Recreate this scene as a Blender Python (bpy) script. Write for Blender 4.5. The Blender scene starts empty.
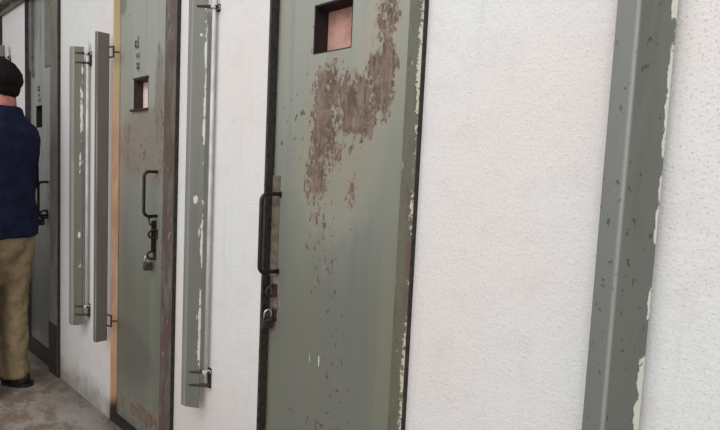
import bpy, bmesh, math, random
from mathutils import Vector, Matrix, noise
random.seed(7)
COL = bpy.context.scene.collection
R = math.radians

# ------------------------------------------------------------------ helpers
def link(o, parent=None):
    COL.objects.link(o)
    if parent: o.parent = parent
    return o
def tag(o, label=None, cat=None, group=None, kind=None):
    if label: o['label'] = label
    if cat: o['category'] = cat
    if group: o['group'] = group
    if kind: o['kind'] = kind
    return o
def empty(name, loc=(0,0,0), rz=0):
    o = bpy.data.objects.new(name, None); o.empty_display_size = .1
    o.location = loc; o.rotation_euler = (0,0,rz)
    return link(o)

class MB:
    """collects geometry for ONE mesh object"""
    def __init__(s): s.bm = bmesh.new(); s.uv = s.bm.loops.layers.uv.new('across')
    def box(s, x0,x1,y0,y1,z0,z1):
        r = bmesh.ops.create_cube(s.bm, size=1)['verts']
        for v in r:
            v.co = Vector(((x0+x1)/2+v.co.x*(x1-x0), (y0+y1)/2+v.co.y*(y1-y0), (z0+z1)/2+v.co.z*(z1-z0)))
        return s
    def tube(s, pts, r, seg=10):
        """swept tube of radius r (number or list) through pts"""
        pts = [Vector(p) for p in pts]; n = len(pts); rings = []
        rr = r if isinstance(r,(list,tuple)) else [r]*n
        t0 = (pts[1]-pts[0]).normalized()
        a = t0.orthogonal().normalized()
        for i,p in enumerate(pts):
            if i==0: t = (pts[1]-pts[0])
            elif i==n-1: t = (pts[-1]-pts[-2])
            else: t = (pts[i+1]-pts[i]).normalized()+(pts[i]-pts[i-1]).normalized()
            t.normalize(); a = (a - t*a.dot(t)).normalized(); b = t.cross(a)
            rings.append([s.bm.verts.new(p+(a*math.cos(2*math.pi*k/seg)+b*math.sin(2*math.pi*k/seg))*rr[i]) for k in range(seg)])
        for i in range(n-1):
            for k in range(seg):
                s.bm.faces.new((rings[i][k],rings[i][(k+1)%seg],rings[i+1][(k+1)%seg],rings[i+1][k]))
        s.bm.faces.new(rings[0][::-1]); s.bm.faces.new(rings[-1])
        return s
    def ell(s, c, rad, rot=None, u=20, v=14):
        m = Matrix.Translation(c)
        if rot is not None: m = m @ rot
        m = m @ Matrix.Diagonal((rad[0],rad[1],rad[2],1))
        bmesh.ops.create_uvsphere(s.bm, u_segments=u, v_segments=v, radius=1, matrix=m)
        return s
    def limb(s, a, b, ra, rb, seg=18):
        """tapered limb with round ends"""
        s.tube([a,b],[ra,rb],seg); s.ell(a,(ra,)*3,u=seg,v=10); s.ell(b,(rb,)*3,u=seg,v=10)
        return s
    def loft(s, secs, seg=28):
        """closed body from sections (cx,cy,z,rx,ry[,power])"""
        rings=[]
        for sec in secs:
            cx,cy,z,rx,ry = sec[:5]; pw = sec[5] if len(sec)>5 else 1.0
            ring=[]
            for k in range(seg):
                t=2*math.pi*k/seg; c,sn=math.cos(t),math.sin(t)
                c=math.copysign(abs(c)**pw,c); sn=math.copysign(abs(sn)**pw,sn)
                ring.append(s.bm.verts.new((cx+rx*c, cy+ry*sn, z)))
            rings.append(ring)
        for i in range(len(rings)-1):
            for k in range(seg):
                s.bm.faces.new((rings[i][k],rings[i][(k+1)%seg],rings[i+1][(k+1)%seg],rings[i+1][k]))
        s.bm.faces.new(rings[0][::-1]); s.bm.faces.new(rings[-1])
        return s
    def build(s, name, mat, parent=None, smooth=False, bevel=0, loc=None):
        bmesh.ops.recalc_face_normals(s.bm, faces=s.bm.faces)
        me = bpy.data.meshes.new(name); s.bm.to_mesh(me); s.bm.free()
        me.materials.append(mat)
        if smooth:
            for p in me.polygons: p.use_smooth = True
        o = link(bpy.data.objects.new(name, me), parent)
        if loc: o.location = loc
        if bevel:
            m = o.modifiers.new('bevel','BEVEL'); m.width = bevel; m.segments = 2; m.limit_method='ANGLE'
        return o

# ------------------------------------------------------------------ materials
class NT:
    def __init__(s, name, rough=.6, metal=0.0, spec=.5):
        s.m = bpy.data.materials.new(name); s.m.use_nodes = True
        s.t = s.m.node_tree; s.b = s.t.nodes['Principled BSDF']
        s.b.inputs['Roughness'].default_value = rough; s.b.inputs['Metallic'].default_value = metal
        s.b.inputs['Specular IOR Level'].default_value = spec
        tc = s.t.nodes.new('ShaderNodeTexCoord'); s.obj = tc.outputs['Object']; s.uv = tc.outputs['UV']
    def n(s, typ): return s.t.nodes.new('ShaderNode'+typ)
    def put(s, sock, v):
        if hasattr(v,'is_linked'): s.t.links.new(v, sock)
        else: sock.default_value = v
    def math(s, op, a, b=0.0, clamp=False):
        n = s.n('Math'); n.operation = op; n.use_clamp = clamp
        s.put(n.inputs[0],a); s.put(n.inputs[1],b); return n.outputs[0]
    def vec(s, v, off=(0,0,0), sc=(1,1,1)):
        a = s.n('VectorMath'); a.operation='SUBTRACT'; s.put(a.inputs[0],v); a.inputs[1].default_value=off
        b = s.n('VectorMath'); b.operation='MULTIPLY'; s.put(b.inputs[0],a.outputs[0]); b.inputs[1].default_value=sc
        return b.outputs[0]
    def noise(s, v, scale, detail=4, rough=.6, off=0):
        n = s.n('TexNoise'); s.put(n.inputs['Vector'], s.vec(v,(off,off*.7,off*1.3),(1,1,1)) if off else v)
        n.inputs['Scale'].default_value=scale; n.inputs['Detail'].default_value=detail; n.inputs['Roughness'].default_value=rough
        return n.outputs['Fac']
    def ramp(s, v, lo, hi, a=0.0, b=1.0):
        n = s.n('MapRange'); n.interpolation_type='SMOOTHSTEP'; s.put(n.inputs[0],v)
        n.inputs[1].default_value=lo; n.inputs[2].default_value=hi; n.inputs[3].default_value=a; n.inputs[4].default_value=b
        return n.outputs[0]
    def mix(s, f, a, b):
        n = s.n('Mix'); n.data_type='RGBA'
        s.put(n.inputs[0], f)
        for i,c in ((6,a),(7,b)):
            s.put(n.inputs[i], c if hasattr(c,'is_linked') else (*c,1))
        return n.outputs[2]
    def sep(s, v):
        n = s.n('SeparateXYZ'); s.put(n.inputs[0],v); return n.outputs
    def blobs(s, v, bl, axes='xz'):
        """soft field from ellipses (cx,cz,rx,rz,amp)"""
        f = None
        for (cx,cz,rx,rz,amp) in bl:
            off,sc = ((cx,0,cz),(1/rx,0,1/rz)) if axes=='xz' else ((cx,cz,0),(1/rx,1/rz,0))
            l = s.n('VectorMath'); l.operation='LENGTH'; s.put(l.inputs[0], s.vec(v,off,sc))
            g = s.ramp(l.outputs['Value'], 0.15, 1.15, amp, 0.0)
            f = g if f is None else s.math('MAXIMUM', f, g)
        return f
    def bump(s, h, strength=.4, dist=.002):
        n = s.n('Bump'); s.put(n.inputs['Height'],h); n.inputs['Strength'].default_value=strength; n.inputs['Distance'].default_value=dist
        s.t.links.new(n.outputs[0], s.b.inputs['Normal']); return n
    def done(s, col, rough=None):
        s.put(s.b.inputs['Base Color'], col if hasattr(col,'is_linked') else (*col,1))
        if rough is not None: s.put(s.b.inputs['Roughness'], rough)
        return s.m
def c(r,g,b):
    f = lambda x: (x/255/12.92 if x/255<=.04045 else ((x/255+.055)/1.055)**2.4)
    return (f(r),f(g),f(b))

def mat_wall():
    k = NT('white_painted_plaster', .75, spec=.25); o = k.obj
    big = k.noise(o,1.6,3,.5); med = k.noise(o,14,4,.6,3)
    col = k.mix(k.ramp(big,.38,.66), c(218,219,219), c(220,213,211))
    col = k.mix(k.ramp(med,.45,.8,0,.25), col, c(196,190,188))
    # rough patches, where the plaster is pitted
    rough_zone = k.ramp(k.noise(o,2.3,2,.5,9),.42,.62)
    pit = k.noise(k.vec(o,(0,0,0),(1,1,.9)),230,2,.5,1)
    pits = k.ramp(pit,.60,.68)
    col = k.mix(k.math('MULTIPLY',pits,k.math('ADD',k.math('MULTIPLY',rough_zone,.28),.04)), col, c(150,140,136))
    # vertical grey weeping lines
    st = k.noise(k.vec(o,(0,0,0),(22,22,.9)),1.5,4,.6,5)
    col = k.mix(k.ramp(st,.6,.82,0,.28), col, c(178,172,168))
    # dirt near the floor, then a painted shade gradient
    z = k.sep(o)[2]
    low = k.math('ADD', k.ramp(z,.0,.30,1,0), k.math('MULTIPLY', k.math('SUBTRACT',k.noise(o,9,5,.65,2),.5),1.1))
    col = k.mix(k.ramp(low,.45,1.1,0,.75), col, c(112,104,100))
    col = k.mix(k.ramp(z,0.0,.7,.22,0), col, c(160,152,144))  # shade fading upward from the floor, put into the wall colour
    lum = k.n('Bump')
    h = k.math('ADD', k.math('MULTIPLY',k.noise(o,55,5,.7),.8), k.math('MULTIPLY',k.noise(o,170,2,.5,4),.45))
    h = k.math('SUBTRACT', h, k.math('MULTIPLY',pits,.3))
    k.bump(h,.6,.004)
    return k.done(col)

def mat_leaf(name, W, blobs=(), flecks=(), streak_seed=0, white=(), patches=(), light=(146,153,144), dark=(106,113,104), zsplit=(.7,1.75), low=.35, lines=()):
    """grey green painted steel sheet with rust; object coords local to the door"""
    k = NT(name, .42, spec=.45); o = k.obj; x,y,z = k.sep(o)
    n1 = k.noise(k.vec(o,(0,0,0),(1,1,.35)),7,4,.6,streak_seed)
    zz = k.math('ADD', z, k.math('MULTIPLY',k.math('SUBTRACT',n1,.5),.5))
    col = k.mix(k.ramp(zz,*zsplit), c(*dark), c(*light))  # leaf paint lightens upward: sheen from overhead put into the colour
    # yellowish green vertical bands
    bd = k.noise(k.vec(o,(0,0,0),(9,9,.35)),1.4,3,.5,streak_seed+4)
    col = k.mix(k.ramp(bd,.5,.72,0,.35), col, c(132,136,110))
    col = k.mix(k.ramp(bd,.5,.28,0,.3), col, c(96,106,104))
    for (cx,cz,rx,rz,colr) in patches:
        f = k.blobs(o,[(cx,cz,rx,rz,1.0)])
        f = k.math('ADD', f, k.math('MULTIPLY',k.math('SUBTRACT',k.noise(o,22,3,.6,streak_seed+7),.5),.7))
        col = k.mix(k.ramp(f,.25,.7,0,.7), col, c(*colr))
    ns = k.noise(k.vec(o,(0,0,0),(1,1,.45)),26,6,.68,streak_seed+1)
    nf = k.noise(k.vec(o,(0,0,0),(1,1,.6)),110,4,.7,streak_seed+2)
    tex = k.math('ADD', k.math('MULTIPLY',k.math('SUBTRACT',ns,.5),2.0), k.math('MULTIPLY',k.math('SUBTRACT',nf,.5),1.5))
    base = k.ramp(z,.27,.13,0,low)            # bottom corrosion
    f = base
    if blobs: f = k.math('MAXIMUM', k.blobs(o,blobs), f)
    f2 = k.math('ADD', f, k.math('MULTIPLY',tex, k.ramp(f,.02,.35,.0,1.0)))
    halo = k.ramp(f2,.18,.48,0,.5)
    mask = k.ramp(f2,.38,.62)
    rustc = k.mix(k.ramp(ns,.35,.62), c(84,66,58), c(126,108,96))
    rs = k.noise(k.vec(o,(0,0,0),(1,1,.12)),85,4,.7,streak_seed+6)
    rustc = k.mix(k.ramp(rs,.45,.65,0,.75), rustc, c(76,56,48))
    rustc = k.mix(k.ramp(nf,.5,.7,0,.6), rustc, c(66,52,46))
    rustc = k.mix(k.ramp(k.noise(o,48,4,.7,streak_seed+8),.56,.66,0,.6), rustc, c(140,128,114))
    col = k.mix(halo, col, c(150,140,128))
    col = k.mix(k.math('MULTIPLY',mask,.92), col, rustc)
    if flecks:
        fl = k.noise(k.vec(o,(0,0,0),(1,1,.55)),75,3,.6,streak_seed+3)
        g = k.math('ADD', fl, k.math('MULTIPLY',k.blobs(o,flecks),.13))
        col = k.mix(k.ramp(g,.735,.765,0,.8), col, c(78,66,56))
    for (cx,cz,rx,rz,colr) in lines:          # crisp little scratches, chips and stencil marks
        f = k.blobs(o,[(cx,cz,rx,rz,1.0)])
        f = k.math('ADD', f, k.math('MULTIPLY',k.math('SUBTRACT',nf,.5),.5))
        col = k.mix(k.ramp(f,.4,.6,0,.85), col, c(*colr))
    # noisy dark band along the edges
    e = k.math('MINIMUM', x, k.math('SUBTRACT', W, x))
    eg = k.math('ADD', k.ramp(e,.0,.035,.8,0), k.math('MULTIPLY',k.math('SUBTRACT',ns,.5),.8))
    col = k.mix(k.ramp(eg,.25,.95,0,.75), col, c(72,66,56))
    k.bump(k.math('SUBTRACT', k.math('MULTIPLY',nf,.25), k.math('MULTIPLY',mask,.5)),.35,.002)
    return k.done(col, k.ramp(mask,0,1,.40,.85))

def mat_frame(name, base=(96,99,86), rust=.5, seed=0, brown=(92,76,68), edge=None):
    k = NT(name,.55); o = k.obj
    s = k.noise(k.vec(o,(0,0,0),(1,1,.22)),24,6,.7,seed); f = k.noise(o,120,4,.7,seed+3)
    col = k.mix(k.ramp(s,.62-rust*.35,.80-rust*.35), c(*base), c(*brown))
    col = k.mix(k.ramp(f,.58,.72,0,.8), col, c(58,48,42))
    chips = k.ramp(k.noise(k.vec(o,(0,0,0),(1,1,.22)),70,4,.75,seed+5),.62,.67,0,.6)
    col = k.mix(chips, col, c(188,186,172))
    if edge:
        x,_,z = k.sep(o)
        q = k.math('MULTIPLY', k.ramp(x,edge-.016,edge-.003), k.math('ADD',.25,k.blobs(o,[(edge,1.47,.05,.22,.75),(edge,.66,.05,.22,.75),(edge,1.14,.05,.03,.5)])))
        big = k.noise(k.vec(o,(0,0,0),(1,1,1)),5,3,.6,seed+9)
        q2 = k.math('ADD', k.math('MULTIPLY',k.math('SUBTRACT',f,.5),2.4), k.math('ADD',k.math('MULTIPLY',k.math('SUBTRACT',k.noise(o,30,4,.7,seed+12),.5),2.2),k.math('MULTIPLY',q,.70)))
        col = k.mix(k.math('MULTIPLY',k.ramp(q2,.42,.52),k.ramp(q,.02,.3)), col, c(186,182,164))
    k.bump(f,.4,.002)
    return k.done(col)

def mat_bar(name, seed=0, chip_lo=.05, chip_hi=.08, chips=.5, left=(124,130,122), main=(98,103,92), fold=.027, zones=None, dirty=0.0, specks=.74):
    """across-plate coordinate: u = metres from the free edge, v = height"""
    k = NT(name,.45); uv = k.uv; u,v,_ = k.sep(uv)
    col = k.mix(k.ramp(u,fold-.001,fold+.002), c(*left), c(*main))  # facet light and shade painted: each side of the fold toned separately
    col = k.mix(k.math('MULTIPLY', k.ramp(u,fold-.007,fold-.002), k.ramp(u,fold+.004,fold-.001)), col, c(140,144,137))  # painted highlight along the fold ridge
    w = k.noise(k.vec(uv,(0,0,0),(14,1.2,1)),2.2,4,.6,seed)
    col = k.mix(k.ramp(w,.45,.75,0,.5), col, c(84,82,72))
    if dirty: col = k.mix(k.ramp(w,.35,.6,0,dirty), col, c(104,92,84))
    n = k.noise(k.vec(uv,(0,0,0),(1,.38,1)),48,5,.68,seed+2)
    big = k.noise(k.vec(uv,(0,0,0),(1,1,1)),3.5,2,.5,seed+8)
    zone = k.math('MULTIPLY', k.ramp(u,chip_lo,chip_hi), 1.0)
    ch = k.math('ADD', n, k.math('ADD', k.math('MULTIPLY',zone,chips*.3), k.math('MULTIPLY',k.math('SUBTRACT',big,.5),.5)))
    col = k.mix(k.math('MULTIPLY',k.ramp(ch,.69,.71), k.ramp(zone,.05,.2)), col, c(206,207,196))
    sp = k.noise(k.vec(uv,(0,0,0),(1,.5,1)),95,3,.6,seed+5)
    col = k.mix(k.ramp(sp,specks-.06,specks-.03,0,.75), col, c(60,54,48))
    if zones:                                   # bare white flakes at measured heights
        f = k.blobs(uv, zones, 'xy'); f = k.math('ADD', f, k.math('MULTIPLY', k.math('ADD',k.math('MULTIPLY',k.math('SUBTRACT',sp,.5),1.6),k.math('MULTIPLY',k.math('SUBTRACT',n,.5),3.2)), k.ramp(f,.02,.3)))
        col = k.mix(k.ramp(f,.45,.55), col, c(198,199,188))
    k.bump(k.math('ADD',n,k.math('MULTIPLY',sp,.5)),.25,.002)
    return k.done(col)

def mat_simple(name, col, rough=.6, nscale=40, var=.15, bump=.2, metal=0, col2=None, spec=.5, dist=.002):
    k = NT(name,rough,metal,spec); n = k.noise(k.obj,nscale,4,.6)
    a = c(*col); b = c(*col2) if col2 else tuple(v*(1-var) for v in a)
    if bump: k.bump(n,bump,dist)
    return k.done(k.mix(k.ramp(n,.4,.65),a,b))

def mat_floor():
    k = NT('worn_concrete',.7,spec=.35); o = k.obj
    a = k.noise(o,2.2,5,.65); b = k.noise(k.vec(o,(0,0,0),(1,1.6,1)),6,5,.7,3); d = k.noise(o,60,4,.7,5)
    col = k.mix(k.ramp(a,.4,.62), c(150,142,134), c(126,116,108))
    col = k.mix(k.ramp(b,.46,.60,0,.75), col, c(104,86,72))
    col = k.mix(k.ramp(d,.5,.75,0,.35), col, c(176,168,160))
    x,y,z = k.sep(o)
    # dirty strip by the foot of the wall; dimmer light painted further down the corridor
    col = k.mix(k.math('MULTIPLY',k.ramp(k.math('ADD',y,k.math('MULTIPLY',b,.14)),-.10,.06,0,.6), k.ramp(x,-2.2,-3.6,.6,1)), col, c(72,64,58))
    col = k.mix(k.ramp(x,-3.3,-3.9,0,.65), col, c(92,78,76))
    k.bump(k.math('ADD',k.math('MULTIPLY',b,.6),k.math('MULTIPLY',d,.3)),.4,.004)
    return k.done(col)

WALL = mat_wall(); FLOOR = mat_floor()
IRON = mat_simple('blackened_iron',(44,36,34),.5,60,.4,.4,.3)
RUSTIRON = mat_simple('rusty_iron',(62,46,40),.75,90,.5,.6,0,(36,27,25))
WHITEMETAL = mat_simple('white_overpainted_iron',(206,204,200),.6,12,.2,.1,0,(186,184,178))
DARK = mat_simple('dark_void_paint',(40,28,30),.8,20,.3,.1,0,(30,20,22))
STEELDULL = mat_simple('dull_padlock_steel',(72,64,60),.5,80,.4,.3,.4,(40,32,30))
SHACKLE = mat_simple('bright_shackle_steel',(215,212,205),.25,80,.2,.1,.8)

# ------------------------------------------------------------------ doors data (metres, wall plane y = 0, camera on -y)
RECESS = .022
#        name       x0      x1(leaf) x2(frame)  top
DOORS = {'near':(-1.187,-.672,-.628,2.24), 'second':(-2.300,-1.812,-1.722,2.24), 'third':(-3.590,-3.105,-2.985,2.24), 'fourth':(-4.86,-4.30,-4.12,2.24)}

# ------------------------------------------------------------------ setting
def struct(o, label, cat): return tag(o,label,cat,kind='structure')
WX0, WX1, WTOP = -6.2, 1.4, 3.0
w = MB(); edges = sorted([(d[0],d[2]) for d in DOORS.values()])
cur = WX0
for a,b in edges:
    w.box(cur,a,0,.25,-.02,WTOP); w.box(a,b,0,.25,2.24,WTOP); cur = b
w.box(cur,WX1,0,.25,-.02,WTOP)
struct(w.build('wall_back',WALL), 'white painted rough plaster cell block wall with steel doors', 'wall')
struct(MB().box(WX0,WX1,-3.2,.25,-.08,0).build('floor',FLOOR), 'worn stained concrete corridor floor', 'floor')

struct(MB().box(WX0-.2,WX0,-3.2,.25,-.02,WTOP).build('wall_far',WALL), 'white plaster wall closing the far end of the corridor', 'wall')
# gallery ledge above the doors
g = MB()
g.box(WX0,WX1,-.015,0,2.20,2.235)
g.box(WX0,WX1,-.06,-.0,2.235,2.30)
GAL = mat_simple('dirty_ledge_paint',(138,130,118),.6,30,.3,.4,0,(58,50,46))
struct(g.build('trim_1',GAL), 'dirty steel ledge running along the wall above the doors', 'ledge')

# ------------------------------------------------------------------ doors
def door(name, key, leafmat, framemat, jambmat, window, handle, hatchcol, label, proud=.016, hd=.05, depth_pad=0, darkjamb=False, winlip=False):
    x0,x1,x2,top = DOORS[key]
    r = empty(name,(x0,0,0)); struct(r,label,'door')
    L = x1-x0; FW = x2-x0
    wx0,wx1,wz0,wz1 = window
    wx0-=x0; wx1-=x0
    y0,y1 = RECESS, RECESS+.052
    m = MB()
    zb = .03
    for (a,b,cc,d) in ((.004,wx0,zb,top-.01),(wx1,L+.02,zb,top-.01),(wx0,wx1,zb,wz0),(wx0,wx1,wz1,top-.01)):
        m.box(a,b,y0,y1,cc,d)
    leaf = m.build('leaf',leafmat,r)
    # edge strip down the free side of the leaf
    # window reveal, dark sheet sides, with a pinkish board closing the far side
    v = MB(); t=.004
    yb = y0+hd
    v.box(wx0-.0005,wx0+t,y0-.003,yb,wz0,wz1); v.box(wx1-.0015,wx1+.0005,y0-.001,yb,wz0,wz1)
    v.box(wx0,wx1,y0-.003,yb,wz1-t,wz1+.001); v.box(wx0,wx1,y0-.001,yb,wz0-.001,wz0+.0015)
    if winlip: v.box(wx0-.018,wx1+.004,y0-.012,y0+.002,wz0-.008,wz0); v.box(wx0-.004,wx1+.004,y0-.006,y0+.002,wz1,wz1+.007)
    wf = v.build('window_frame',DARK if not winlip else RUSTIRON,leaf)
    MB().box(wx0,wx1,yb-.001,yb+.004,wz0,wz1).build('window_shutter',hatchcol,leaf)
    # frame: left jamb (angle) , right broad flange standing proud of the wall, head
    f = MB()
    f.box(L,L+.006,-.002,y1+.01,0,top); 
    f.box(L+.004,FW,-proud,.004,0,top)
    ed = MB().box(FW-.0015,FW+.002,-proud+.001,.10,0,top)
    f.box(0,FW,-.004,y1,top-.012,top)
    frame = f.build('frame',framemat,r,bevel=.0015)
    ed.build('frame_edge',EDGE,frame)
    j = MB().box(-.004,.0055,-.006,y1+.03,0,top)
    if darkjamb: j.box(.0055,.0075,y0-.002,y0+.002,0,top)
    j.build('jamb',jambmat,frame)
    MB().box(0,FW,0.0,.20,-.01,.032).build('threshold',DARK,r)
    # handle: bent rod
    hx,hz0,hz1,p,rad,base = handle
    hx-=x0
    pts=[]
    cr=.022
    pts.append((hx,y0+.002,hz1)); pts.append((hx,y0-p+cr,hz1))
    for i in range(1,6):
        a=i/6*math.pi/2; pts.append((hx,y0-p+cr-cr*math.sin(a),hz1-cr+cr*math.cos(a)))
    pts.append((hx,y0-p,hz1-cr)); pts.append((hx,y0-p,hz0+cr))
    for i in range(1,6):
        a=i/6*math.pi/2; pts.append((hx,y0-p+cr-cr*math.cos(a),hz0+cr-cr*math.sin(a)))
    pts.append((hx,y0-p+cr,hz0)); pts.append((hx,y0+.002,hz0))
    h = MB().tube(pts,rad,12)
    if base:
        for zz in (hz0,hz1): h.box(hx-.004,hx+.006,y0-.002,y0+.001,zz-.010,zz+.008)
    h.build('handle',IRON,r,smooth=True)
    return r

def staple(parent, x, z, r=.014, t=.0035, y=RECESS, name='hasp', tall=1.0):
    """U shaped rusty staple welded to the leaf with its back plate"""
    m = MB()
    m.box(x-.010,x+.012,y-.004,y+.001,z-.02*tall,z+.02*tall)
    pts=[(x,y,z-r)]+[(x,y-.012-r*1.3*math.sin(a),z-r*math.cos(a)) for a in [i/8*math.pi for i in range(9)]]+[(x,y,z+r)]
    m.tube(pts,t,8)
    return m.build(name,RUSTIRON,parent,smooth=False)

def padlock(label, x, y, z, s=1.0, rz=0, tilt=0):
    """z = centre of body"""
    r = empty('padlock',(x,y,z),rz); r.rotation_euler = (tilt,0,rz); r.scale=(s,s,s)
    tag(r,label,'padlock')
    b = MB(); b.box(-.019,.019,-.009,.009,-.020,.016)
    b.build('lock_body',STEELDULL,r,bevel=.005)
    pts=[(-.012,0,.012),(-.012,0,.034)]+[(-.012*math.cos(a),0,.034+.012*math.sin(a)) for a in [i/8*math.pi for i in range(1,8)]]+[(.012,0,.034),(.012,0,.012)]
    MB().tube(pts,.0032,8).build('shackle',SHACKLE,r,smooth=True)
    k = MB().box(-.003,.003,-.0105,-.008,-.010,-.001); k.build('keyhole',DARK,r)
    return r

def pink(name, a, b):
    k = NT(name,.7); o=k.obj; n=k.noise(o,16,4,.6); f=k.noise(o,80,4,.6,3)
    col = k.mix(k.ramp(n,.4,.65), c(*a), c(*b)); col = k.mix(k.ramp(f,.5,.75,0,.4), col, c(128,92,84))
    return k.done(col)

EDGE = mat_simple('rust_black_edge',(52,46,42),.8,60,.5,.4,0,(30,26,24))
# near door : local x = world x + 1.187
A = 1.187
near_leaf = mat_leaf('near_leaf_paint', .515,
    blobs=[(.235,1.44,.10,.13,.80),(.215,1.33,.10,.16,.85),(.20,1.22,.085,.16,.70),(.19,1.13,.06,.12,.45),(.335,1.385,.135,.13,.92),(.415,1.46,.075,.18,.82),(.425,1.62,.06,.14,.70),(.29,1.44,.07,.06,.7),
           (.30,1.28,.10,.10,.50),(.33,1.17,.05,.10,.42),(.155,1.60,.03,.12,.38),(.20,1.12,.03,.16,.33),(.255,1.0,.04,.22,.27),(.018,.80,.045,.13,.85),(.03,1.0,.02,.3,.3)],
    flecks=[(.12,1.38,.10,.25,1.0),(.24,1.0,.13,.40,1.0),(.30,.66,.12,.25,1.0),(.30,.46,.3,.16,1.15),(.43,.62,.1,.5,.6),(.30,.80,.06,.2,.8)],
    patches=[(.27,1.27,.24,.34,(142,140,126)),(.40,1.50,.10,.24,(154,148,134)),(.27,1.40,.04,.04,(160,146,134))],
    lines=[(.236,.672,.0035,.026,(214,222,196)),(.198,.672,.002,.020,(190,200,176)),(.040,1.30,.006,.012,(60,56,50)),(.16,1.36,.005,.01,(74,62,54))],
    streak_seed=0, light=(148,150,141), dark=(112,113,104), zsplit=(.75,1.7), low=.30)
near_frame = mat_frame('near_frame_paint',(96,96,82),.45,2,edge=.559)
nearjamb = mat_simple('near_jamb_dark_steel',(58,52,48),.6,70,.4,.3,0,(34,28,28))
d1 = door('door_1','near',near_leaf,near_frame,nearjamb,(-1.021,-.879,1.549,1.682),(-1.145,.905,1.144,.072,.0062,True),
     pink('hatch_board_pink',(192,148,136),(170,126,114)),'grey green steel cell door with large rust patch below its square hatch', darkjamb=True)
MB().box(.004,.040,RECESS-.0025,RECESS+.001,.885,1.20).build('edge_plate',mat_simple('edge_plate_paint',(116,112,98),.6,40,.3,.3,0,(92,82,70)),d1)
staple(d1,.030,.842,.016,.004); staple(d1,.032,.765,.013,.004,name='hasp')
padlock('dull padlock with bright shackle hanging below the handle of the nearest green door',-1.158,RECESS-.026,.742,.95,R(75),R(8))

# second door
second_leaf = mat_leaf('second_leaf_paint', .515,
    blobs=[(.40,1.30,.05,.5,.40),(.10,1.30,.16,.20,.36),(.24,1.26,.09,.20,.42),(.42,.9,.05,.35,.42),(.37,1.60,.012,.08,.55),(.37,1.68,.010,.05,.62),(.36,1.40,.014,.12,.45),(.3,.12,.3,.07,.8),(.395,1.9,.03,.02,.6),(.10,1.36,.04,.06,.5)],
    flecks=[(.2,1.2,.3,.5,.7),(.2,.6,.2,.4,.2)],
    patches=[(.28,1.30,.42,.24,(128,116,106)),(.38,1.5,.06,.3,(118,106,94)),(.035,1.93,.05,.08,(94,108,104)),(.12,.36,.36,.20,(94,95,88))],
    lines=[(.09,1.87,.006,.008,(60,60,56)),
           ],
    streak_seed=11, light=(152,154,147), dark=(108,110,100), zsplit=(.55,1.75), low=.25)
second_frame = mat_frame('second_frame_paint',(104,102,94),.75,12,(88,72,66))
peach = NT('peach_primed_jamb',.6); _n=peach.noise(peach.vec(peach.obj,(0,0,0),(1,1,.3)),12,4,.6)
_z = peach.sep(peach.obj)[2]
_c = peach.mix(peach.ramp(_n,.4,.6),c(226,186,152),c(206,160,130)); _c = peach.mix(peach.ramp(_z,1.15,1.75),_c,c(214,192,152))
_c = peach.mix(peach.ramp(_z,.14,.06),_c,c(70,58,52)); peach = peach.done(_c)
d2 = door('door_2','second',second_leaf,second_frame,peach,(-2.145,-2.017,1.457,1.584),(-1.925,1.010,1.192,.056,.0062,False),
     pink('second_hatch_board',(246,228,222),(232,206,198)),'grey green steel cell door with peach painted left jamb', winlip=True, hd=.038)
MB().tube([(.362,RECESS,1.008),(.362,RECESS-.03,1.0),(.372,RECESS-.028,.975),(.372,RECESS,.97)],.004,8).build('catch',IRON,d2)
staple(d2,.374,.935,.017,.005); staple(d2,.362,.845,.016,.005)
MB().box(.366,.372,RECESS-.020,RECESS,.86,.99).build('hasp_strap',IRON,d2)
padlock('small dark padlock hanging under the ring of the peach jambed door',-1.945,RECESS-.026,.800,.95,R(70),R(-6))

STENCIL = mat_simple('faded_stencil_paint',(84,86,80),.7,90,.3,.1,0,(104,106,99))
m = MB()
def sb(x,z,w,h): m.box(x-w/2,x+w/2,RECESS-.0012,RECESS+.001,z-h/2,z+h/2)
sb(.168,1.729,.024,.010); sb(.168,1.746,.024,.010); sb(.162,1.738,.010,.026); sb(.188,1.742,.009,.052); sb(.176,1.721,.030,.006)
sb(.176,1.684,.008,.024); sb(.196,1.684,.008,.024); sb(.186,1.684,.022,.006)
sb(.188,1.652,.026,.008); sb(.188,1.634,.026,.008); sb(.180,1.643,.009,.026); sb(.196,1.640,.008,.022); sb(.193,1.624,.010,.010)
m.build('stencil_mark',STENCIL,d2)
# third door
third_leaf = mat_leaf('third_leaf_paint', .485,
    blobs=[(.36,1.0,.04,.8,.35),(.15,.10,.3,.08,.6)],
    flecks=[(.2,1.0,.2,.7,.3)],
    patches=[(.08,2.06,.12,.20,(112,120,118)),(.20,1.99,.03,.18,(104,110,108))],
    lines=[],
    streak_seed=23, light=(146,149,144), dark=(84,85,82), zsplit=(.3,1.6), low=.3)  # dim light at the lower leaf painted in as a darker colour
third_frame = mat_frame('third_frame_paint',(104,106,94),.50,22,(92,78,72))
thirdjamb = mat_simple('third_jamb_steel',(66,58,58),.7,40,.3,.3,0,(44,36,38))
d3 = door('door_3','third',third_leaf,third_frame,thirdjamb,(-3.465,-3.365,1.425,1.555),(-3.262,.900,1.098,.050,.0072,False),
     pink('third_hatch_board',(54,48,46),(40,36,34)),'grey green steel cell door behind the man in the navy jacket')
staple(d3,.31,.905,.022,.006)
padlock('dark padlock on the hasp of the door behind the man',-3.285,RECESS-.034,.862,1.15,R(70),0)
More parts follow.
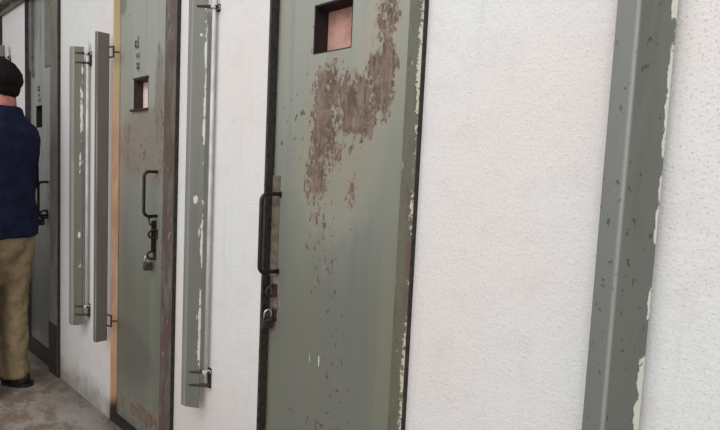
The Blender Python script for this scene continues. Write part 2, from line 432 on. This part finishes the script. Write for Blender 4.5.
# overlay plates on the upper part of the third door
ov = MB()
ov.box(.02,.075,RECESS-.014,RECESS+.001,1.80,2.22)
bm = ov.bm
vs=[bm.verts.new(p) for p in ((.02,RECESS-.014,1.80),(.075,RECESS-.014,1.80),(.085,RECESS-.014,1.73),(.02,RECESS-.001,1.80),(.075,RECESS-.001,1.80),(.085,RECESS-.001,1.73))]
for q in ((0,1,2),(5,4,3),(0,3,4,1),(1,4,5,2),(2,5,3,0)): bm.faces.new([vs[i] for i in q])
ov.build('cover_plate',mat_simple('cover_plate_paint',(104,106,106),.5,20,.2,.2,0,(84,86,88)),d3)
MB().box(.285,.375,RECESS-.006,RECESS+.001,1.77,2.22).build('upper_plate',mat_simple('upper_plate_paint',(104,110,100),.5,16,.2,.2,0,(92,96,84)),d3,bevel=.002)

m = MB()
sb(.165,1.668,.050,.009); sb(.165,1.648,.050,.009); sb(.155,1.658,.014,.028); sb(.180,1.658,.012,.028)
sb(.170,1.615,.050,.008); sb(.170,1.622,.012,.020)
sb(.175,1.588,.055,.022)
m.build('stencil_mark',STENCIL,d3)
MB().box(.47,.603,-.018,.02,.0,.30).build('frame_foot',DARK,d3,bevel=.003)
MB().box(.0,.49,.004,.06,.0,.085).build('kick_strip',DARK,d3,bevel=.003)
# fourth door, mostly out of frame
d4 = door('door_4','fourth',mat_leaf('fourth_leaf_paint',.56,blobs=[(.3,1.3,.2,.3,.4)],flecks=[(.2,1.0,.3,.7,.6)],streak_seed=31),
     mat_simple('fourth_frame_rust',(72,54,52),.7,40,.3,.4,0,(48,36,36)),thirdjamb,(-4.72,-4.58,1.45,1.58),(-4.38,.92,1.10,.058,.007,False),
     pink('fourth_hatch_board',(150,110,104),(130,96,90)),'furthest steel cell door with a dark rusty frame')

# ------------------------------------------------------------------ hinged locking bars
def bar(label, hx, z0, z1, ang, width, mat, rod=True, hinges=(), lip=.027, lipturn=42, hy=-.032, rodmat=WHITEMETAL, bracket='pin', group=None, lean=0, off=.0):
    """folded steel bar: hinge at the wall, leaf swung out to the left by ang degrees from the wall"""
    r = empty('locking_bar',(hx,0,0)); tag(r,label,'locking bar',group)
    d = Vector((-math.cos(R(ang)),-math.sin(R(ang)),0)); e = Vector((-math.cos(R(ang-lipturn)),-math.sin(R(ang-lipturn)),0))
    p0 = Vector((-off,hy,0)); p1 = p0+d*(width-lip); p2 = p1+e*lip
    t = .005
    nd = Vector((d.y,-d.x,0)); ne = Vector((e.y,-e.x,0))   # pick the side towards the wall/right
    if nd.y<0: nd=-nd
    if ne.y<0: ne=-ne
    m = MB(); bm=m.bm; uvl=m.uv
    nz = 40
    ring=[p0,p1,p2,p2+ne*t,p1+(nd+ne).normalized()*t,p0+nd*t]
    us=[width,lip,0,0,lip,width]
    rows=[]
    rnd = random.Random(int(abs(hx)*1000))
    for i in range(nz+1):
        z=z0+(z1-z0)*i/nz
        rows.append([bm.verts.new(q+Vector((0,0,z + (rnd.uniform(-.004,.004) if i in(0,) else 0)))) for q in ring])
    def fc(idx, uvs):
        f = bm.faces.new(idx)
        for lp,u in zip(f.loops,uvs): lp[uvl].uv=u
    for i in range(nz):
        for k in range(6):
            a,b=rows[i][k],rows[i][(k+1)%6]; cc,dd=rows[i+1][(k+1)%6],rows[i+1][k]
            fc((a,b,cc,dd),((us[k],a.co.z),(us[(k+1)%6],b.co.z),(us[(k+1)%6],cc.co.z),(us[k],dd.co.z)))
    fc(rows[0][::-1],[(u,z0) for u in us[::-1]]); fc(rows[-1],[(u,z1) for u in us])
    pl = m.build('bar_plate',mat,r)
    if rod:
        MB().tube([(0,-.016,z0-.02 if rod is True else rod[0]),(0,-.016,z1+.03 if rod is True else rod[1])],.0065,10).build('hinge_rod',rodmat,r,smooth=True)
    for (z,h) in hinges:
        if bracket=='pin':
            b = MB()
            for zz in (z,z-h):
                b.tube([(.012,-.006,zz),(-.004,-.022,zz),(-off-.010,hy-.006,zz),(-off-.026,hy-.026,zz)],[.005,.0065,.0055,.0025],8)
                b.ell((.008,-.014,zz),(.009,.009,.007),u=10,v=6)
            b.box(-.004,.012,-.006,.001,z-h-.012,z+.012)
            b.build('hinge_bracket',RUSTIRON if not h<.0 else IRON,r)
            MB().box(-.006,.013,-.028,-.002,z-.006,z+.007).build('hinge_knuckle',WHITEMETAL,r,bevel=.003)
        else:
            b = MB()
            b.tube([(-off-.004,hy,z),(.022,-.020,z),(.022,-.020,z-h),(-off-.004,hy,z-h)],.0045,8)
            b.tube([(.022,-.020,z-h/2),(.032,.002,z-h/2)],.004,8)
            b.build('hinge_bracket',mat_simple('red_rust',(92,58,48),.8,70,.4,.4,0,(56,36,32)),r)
    return r

barA = mat_bar('bar_paint_a',3,.060,.078,.15,left=(138,134,128),main=(104,103,92),fold=.038,zones=[(.076,1.48,.013,.20,.85),(.078,1.64,.008,.06,.8),(.066,.86,.010,.03,1.0),(.07,1.25,.006,.03,.9)])
barB = mat_bar('bar_paint_b',13,.06,.08,.1,left=(92,88,82),main=(104,99,90),dirty=.7,fold=.014)
barC = mat_bar('bar_paint_c',21,.060,.074,.2,left=(128,128,124),main=(108,109,101),
       zones=[(.077,1.60,.010,.12,.95),(.077,1.46,.009,.16,.9),(.075,1.34,.008,.07,.9),(.050,1.105,.010,.018,1.1),(.076,.95,.008,.14,.9),(.075,.66,.009,.18,1.0),(.058,1.66,.010,.012,.9)])
barD = mat_bar('bar_paint_d',40,.078,.088,.25,left=(108,111,108),main=(100,104,97),fold=.034,
       zones=[(.089,1.52,.011,.12,1.0),(.089,1.36,.008,.14,.95),(.089,1.18,.006,.10,.8),(.089,1.02,.006,.06,.8),(.089,.86,.014,.09,1.1),(.089,.60,.010,.2,.9)],specks=.70)
bar('grey green hinged bar on the wall right of the man, flaking white along its edge',-2.566,.405,1.775,42,.082,barA,rod=(.43,1.80),hinges=((1.745,.045),(.500,.042)),off=.010)
bar('thin dirty hinged bar swung out edge-on beside the peach jamb',-2.282,.402,1.792,84,.062,barB,rod=None,hinges=((1.735,.045),(.520,.05)),bracket='loop',lip=.014,lipturn=60,off=.006,hy=-.026)
bar('grey green hinged bar with flaked white edge between the two nearer doors',-1.474,.362,1.800,40,.078,barC,rod=(.46,1.80),hinges=((1.755,.0001),(.492,.048)),off=.014)
bar('broad grey green hinged bar standing alone at the right of the wall',-.130,.372,1.800,30,.089,barD,rod=None,hinges=((1.755,.045),(.492,.048)),lip=.034,lipturn=30,off=.008,hy=-.026)
bar('far grey bar beyond the man, only its top in view above his head',-3.925,.50,1.975,42,.080,barA,rod=(.5,1.97),hinges=((1.90,.045),(.60,.045)),off=.010)

# ------------------------------------------------------------------ person
def remesh(o, vox, smooth=6, fac=.5):
    m=o.modifiers.new('remesh','REMESH'); m.mode='VOXEL'; m.voxel_size=vox; m.use_smooth_shade=True
    s=o.modifiers.new('smooth','SMOOTH'); s.iterations=smooth; s.factor=fac
def folds(o, strength, size, seed, stretch=(1,1,1)):
    t=bpy.data.textures.new('folds','CLOUDS'); t.noise_scale=size; t.noise_depth=2
    d=o.modifiers.new('folds','DISPLACE'); d.texture=t; d.strength=strength; d.mid_level=.5; d.texture_coords='LOCAL'
P = empty('person',(-3.0,-.285,0), math.atan2(-.44,-.90)); P.scale=(.972,)*3
tag(P,'dark haired man in navy jacket and khaki trousers standing with his back turned','person')
SKIN = mat_simple('skin',(182,122,110),.55,30,.12,.1,0,(164,104,94))
NAVY = mat_simple('navy_cloth',(24,30,58),.85,14,.4,.3,0,(16,20,44),spec=.2)
KHAKI = mat_simple('khaki_cotton',(150,134,106),.85,10,.2,.4,0,(128,112,86),spec=.2)
HAIR = NT('dark_hair',.7,spec=.15); _h=HAIR.noise(HAIR.vec(HAIR.obj,(0,0,0),(90,90,12)),3,4,.6); HAIR.bump(_h,.6,.004); HAIR=HAIR.done(HAIR.mix(_h,c(24,17,17),c(9,7,7)))
SHOE = mat_simple('dark_brown_leather',(44,32,28),.45,30,.3,.2)
SHIRT = mat_simple('white_shirt_cotton',(216,214,216),.8,30,.1,.2)
# body: one continuous surface
b = MB()
b.ell((.015,0,1.655),(.094,.076,.108)); b.ell((.035,0,1.605),(.072,.060,.075)); b.ell((-.015,0,1.675),(.088,.076,.088))
b.ell((.112,0,1.625),(.018,.012,.022)); b.ell((.102,0,1.645),(.012,.009,.025))           # nose
b.ell((.096,0,1.578),(.014,.022,.008)); b.ell((.082,0,1.552),(.020,.024,.016))            # lips, chin
for s_ in (-1,1):
    b.ell((.005,s_*.083,1.640),(.019,.009,.032)); b.ell((.086,s_*.031,1.657),(.013,.014,.010)); b.ell((.070,s_*.045,1.62),(.025,.02,.02))
b.limb((-.030,0,1.60),(-.036,0,1.47),.066,.070)
b.loft([(0,0,.86,.10,.14),(0,0,.95,.11,.165),(0,0,1.08,.10,.145),(.0,0,1.25,.115,.165),(-.005,0,1.38,.105,.18),(-.01,0,1.46,.07,.12),(-.01,0,1.50,.05,.06)])
def hand(b, w, d, up, s_):
    """w wrist, d direction of fingers, up = back of hand normal"""
    d=Vector(d).normalized(); up=Vector(up).normalized(); side=d.cross(up).normalized()
    w=Vector(w); pc=w+d*.048
    rot=Matrix((d,side,up)).transposed().to_4x4()
    b.ell(pc,(.052,.040,.016),rot)
    for i,(o_,ln) in enumerate(((-.031,.060),(-.011,.070),(.011,.074),(.031,.068))):
        a=w+d*.082+side*o_; b1=a+d*ln*.45-up*.006; b2=b1+d*ln*.33-up*.016; b3=b2+d*ln*.18-up*.018
        b.limb(a,b1,.0095,.0088,10); b.limb(b1,b2,.0088,.008,10); b.limb(b2,b3,.008,.0072,10)
    a=w+d*.025+side*.030*s_; b1=a+d*.028+side*.026*s_-up*.008; b2=b1+d*.030+side*.006*s_-up*.012
    b.limb(a,b1,.013,.0105,10); b.limb(b1,b2,.0105,.0088,10)
RS,RE,RW = (-.005,-.158,1.405),(.000,-.172,1.13),(.205,-.110,1.085)
LS,LE,LW = (-.02,.178,1.425),(-.045,.225,1.14),(.180,.130,1.10)
for S,E_,W_ in ((RS,RE,RW),(LS,LE,LW)):
    b.limb(S,E_,.052,.040); b.limb(E_,W_,.040,.027)
hand(b,RW,(.9,.35,-.1),(.2,-.5,.85),-1); hand(b,LW,(.9,-.35,-.1),(.2,.5,.85),1)
for s_ in (-1,1):
    b.limb((0,s_*.082,.88),(.010,s_*.084,.49),.080,.054); b.limb((.010,s_*.084,.49),(-.012,s_*.088,.10),.052,.038)
body = b.build('body',SKIN,P); remesh(body,.006,5,.5)
# eyes and mouth
for s_ in (-1,1):
    e_ = MB().ell((.090,s_*.031,1.657),(.011,.012,.008)).build('eye',mat_simple('eye_dark',(60,44,36),.2,30,.1,0),P,smooth=True)
    MB().ell((.097,s_*.031,1.677),(.008,.018,.004)).build('eyebrow',HAIR,P,smooth=True)
MB().ell((.104,0,1.579),(.006,.022,.004)).build('mouth',mat_simple('lip',(150,84,78),.5,30,.1,0),P,smooth=True)
# hair cap: short at the nape
h = MB()
h.ell((-.022,0,1.697),(.096,.087,.076)); h.ell((-.050,0,1.668),(.086,.088,.074)); h.ell((.040,0,1.738),(.055,.062,.030)); h.ell((-.066,0,1.615),(.052,.070,.052))
hair = h.build('hair',HAIR,P); remesh(hair,.006,4,.5); folds(hair,.012,.015,1)
# shirt collar
k = MB().loft([(-.016,0,1.470,.076,.082),(-.006,0,1.495,.076,.078),(.000,0,1.512,.072,.072)])
k.build('shirt_collar',SHIRT,P,smooth=True)
# jacket
j = MB()
j.loft([(-.005,0,.842,.140,.200,.9),(-.010,0,.93,.140,.198,.9),(-.012,0,1.04,.128,.178,.9),(-.010,0,1.18,.128,.180,.9),(-.018,0,1.30,.136,.192,.88),(-.026,0,1.39,.128,.200,.88),(-.026,0,1.445,.098,.165,.9),(-.036,0,1.485,.090,.108),(-.044,0,1.528,.078,.084)])
for S,E_,W_ in ((RS,RE,RW),(LS,LE,LW)):
    S_=Vector(S); E2=Vector(E_); W2=Vector(W_)
    j.limb(S_+Vector((0,0,-.012)),E2,.072,.057); j.limb(E2,E2+(W2-E2)*.92,.057,.041)
jacket = j.build('jacket',NAVY,P); remesh(jacket,.009,6,.5); folds(jacket,.016,.11,2)
# trousers
t = MB()
t.loft([(-.005,0,.60,.03,.05),(-.008,0,.76,.108,.160,.9),(-.012,0,.86,.122,.172,.9),(-.008,0,.95,.118,.165,.9),(-.006,0,1.0,.11,.155,.9)])
for s_ in (-1,1):
    t.loft([(-.016,s_*.086,.055,.070,.062),(-.014,s_*.086,.12,.070,.062),(-.004,s_*.084,.30,.074,.066),(.006,s_*.084,.48,.080,.070),(-.000,s_*.084,.66,.092,.078),(-.010,s_*.086,.82,.112,.088),(-.01,s_*.08,.90,.10,.08)])
tr = t.build('trousers',KHAKI,P); remesh(tr,.009,5,.5); folds(tr,.030,.075,3)
MB().loft([(-.008,0,.925,.124,.176),(-.008,0,.960,.122,.174)]).build('belt',SHOE,P,smooth=True)
for s_ in (-1,1):
    q = MB()
    q.ell((-.042,s_*.09,.050),(.055,.042,.050)); q.ell((.03,s_*.102,.050),(.09,.045,.045)); q.ell((.11,s_*.106,.035),(.085,.048,.036)); q.limb((-.02,s_*.10,.07),(-.02,s_*.10,.11),.045,.042)
    sh = q.build('shoe',SHOE,P); remesh(sh,.006,4,.5)
    so = MB().loft([(.045,s_*.104,.001,.150,.047,.8),(.045,s_*.104,.020,.150,.047,.8)]); so.build('sole',mat_simple('black_rubber',(26,22,22),.7,40,.3,.2),sh,smooth=False)

# ------------------------------------------------------------------ light
wd = bpy.data.worlds.new('sky'); bpy.context.scene.world = wd; wd.use_nodes=True
nt = wd.node_tree; bg = nt.nodes['Background']
tc = nt.nodes.new('ShaderNodeTexCoord'); sp = nt.nodes.new('ShaderNodeSeparateXYZ'); mr = nt.nodes.new('ShaderNodeMapRange')
nt.links.new(tc.outputs['Generated'],sp.inputs[0]); nt.links.new(sp.outputs[2],mr.inputs[0])
mr.inputs[1].default_value=-.2; mr.inputs[2].default_value=.9; mr.inputs[3].default_value=.38; mr.inputs[4].default_value=.80
nt.links.new(mr.outputs[0],bg.inputs[1]); bg.inputs[0].default_value=(1,.995,.985,1)
def area(name, loc, target, size, size_y, power, col=(1,1,1)):
    l=bpy.data.lights.new(name,'AREA'); l.shape='RECTANGLE'; l.size=size; l.size_y=size_y; l.energy=power; l.color=col
    o=link(bpy.data.objects.new(name,l)); o.location=loc
    o.rotation_euler=(Vector(target)-Vector(loc)).to_track_quat('-Z','Y').to_euler(); return o
area('skylight',(-.8,-2.4,3.6),(-1.0,0,1.3),4.0,1.6,60,(1,.995,.985))
area('front_fill',(.1,-3.1,1.9),(-.6,0,.9),2.2,1.6,35,(1,.985,.965))  # added fill from the camera side, stands for no actual source

# ------------------------------------------------------------------ camera
yaw,pitch,roll,D,F = 0.8652644602556566, 0.073728081164093, 0.04717793741428945, 0.9415546623187151, 480
fw = Vector((-math.cos(yaw)*math.cos(pitch), math.sin(yaw)*math.cos(pitch), -math.sin(pitch)))
rt = fw.cross(Vector((0,0,1))).normalized(); up = rt.cross(fw)
r2 = rt*math.cos(roll)+up*math.sin(roll); u2 = -rt*math.sin(roll)+up*math.cos(roll)
cam = bpy.data.cameras.new('camera'); co = link(bpy.data.objects.new('camera',cam))
cam.sensor_width=36; cam.lens=F/720*36; cam.clip_start=.02
M = Matrix((r2,u2,-fw)).transposed().to_4x4(); M.translation=Vector((0,-D,1.2)); co.matrix_world=M
sc = bpy.context.scene; sc.camera=co
sc.view_settings.view_transform='Standard'; sc.view_settings.look='None'; sc.view_settings.exposure=0
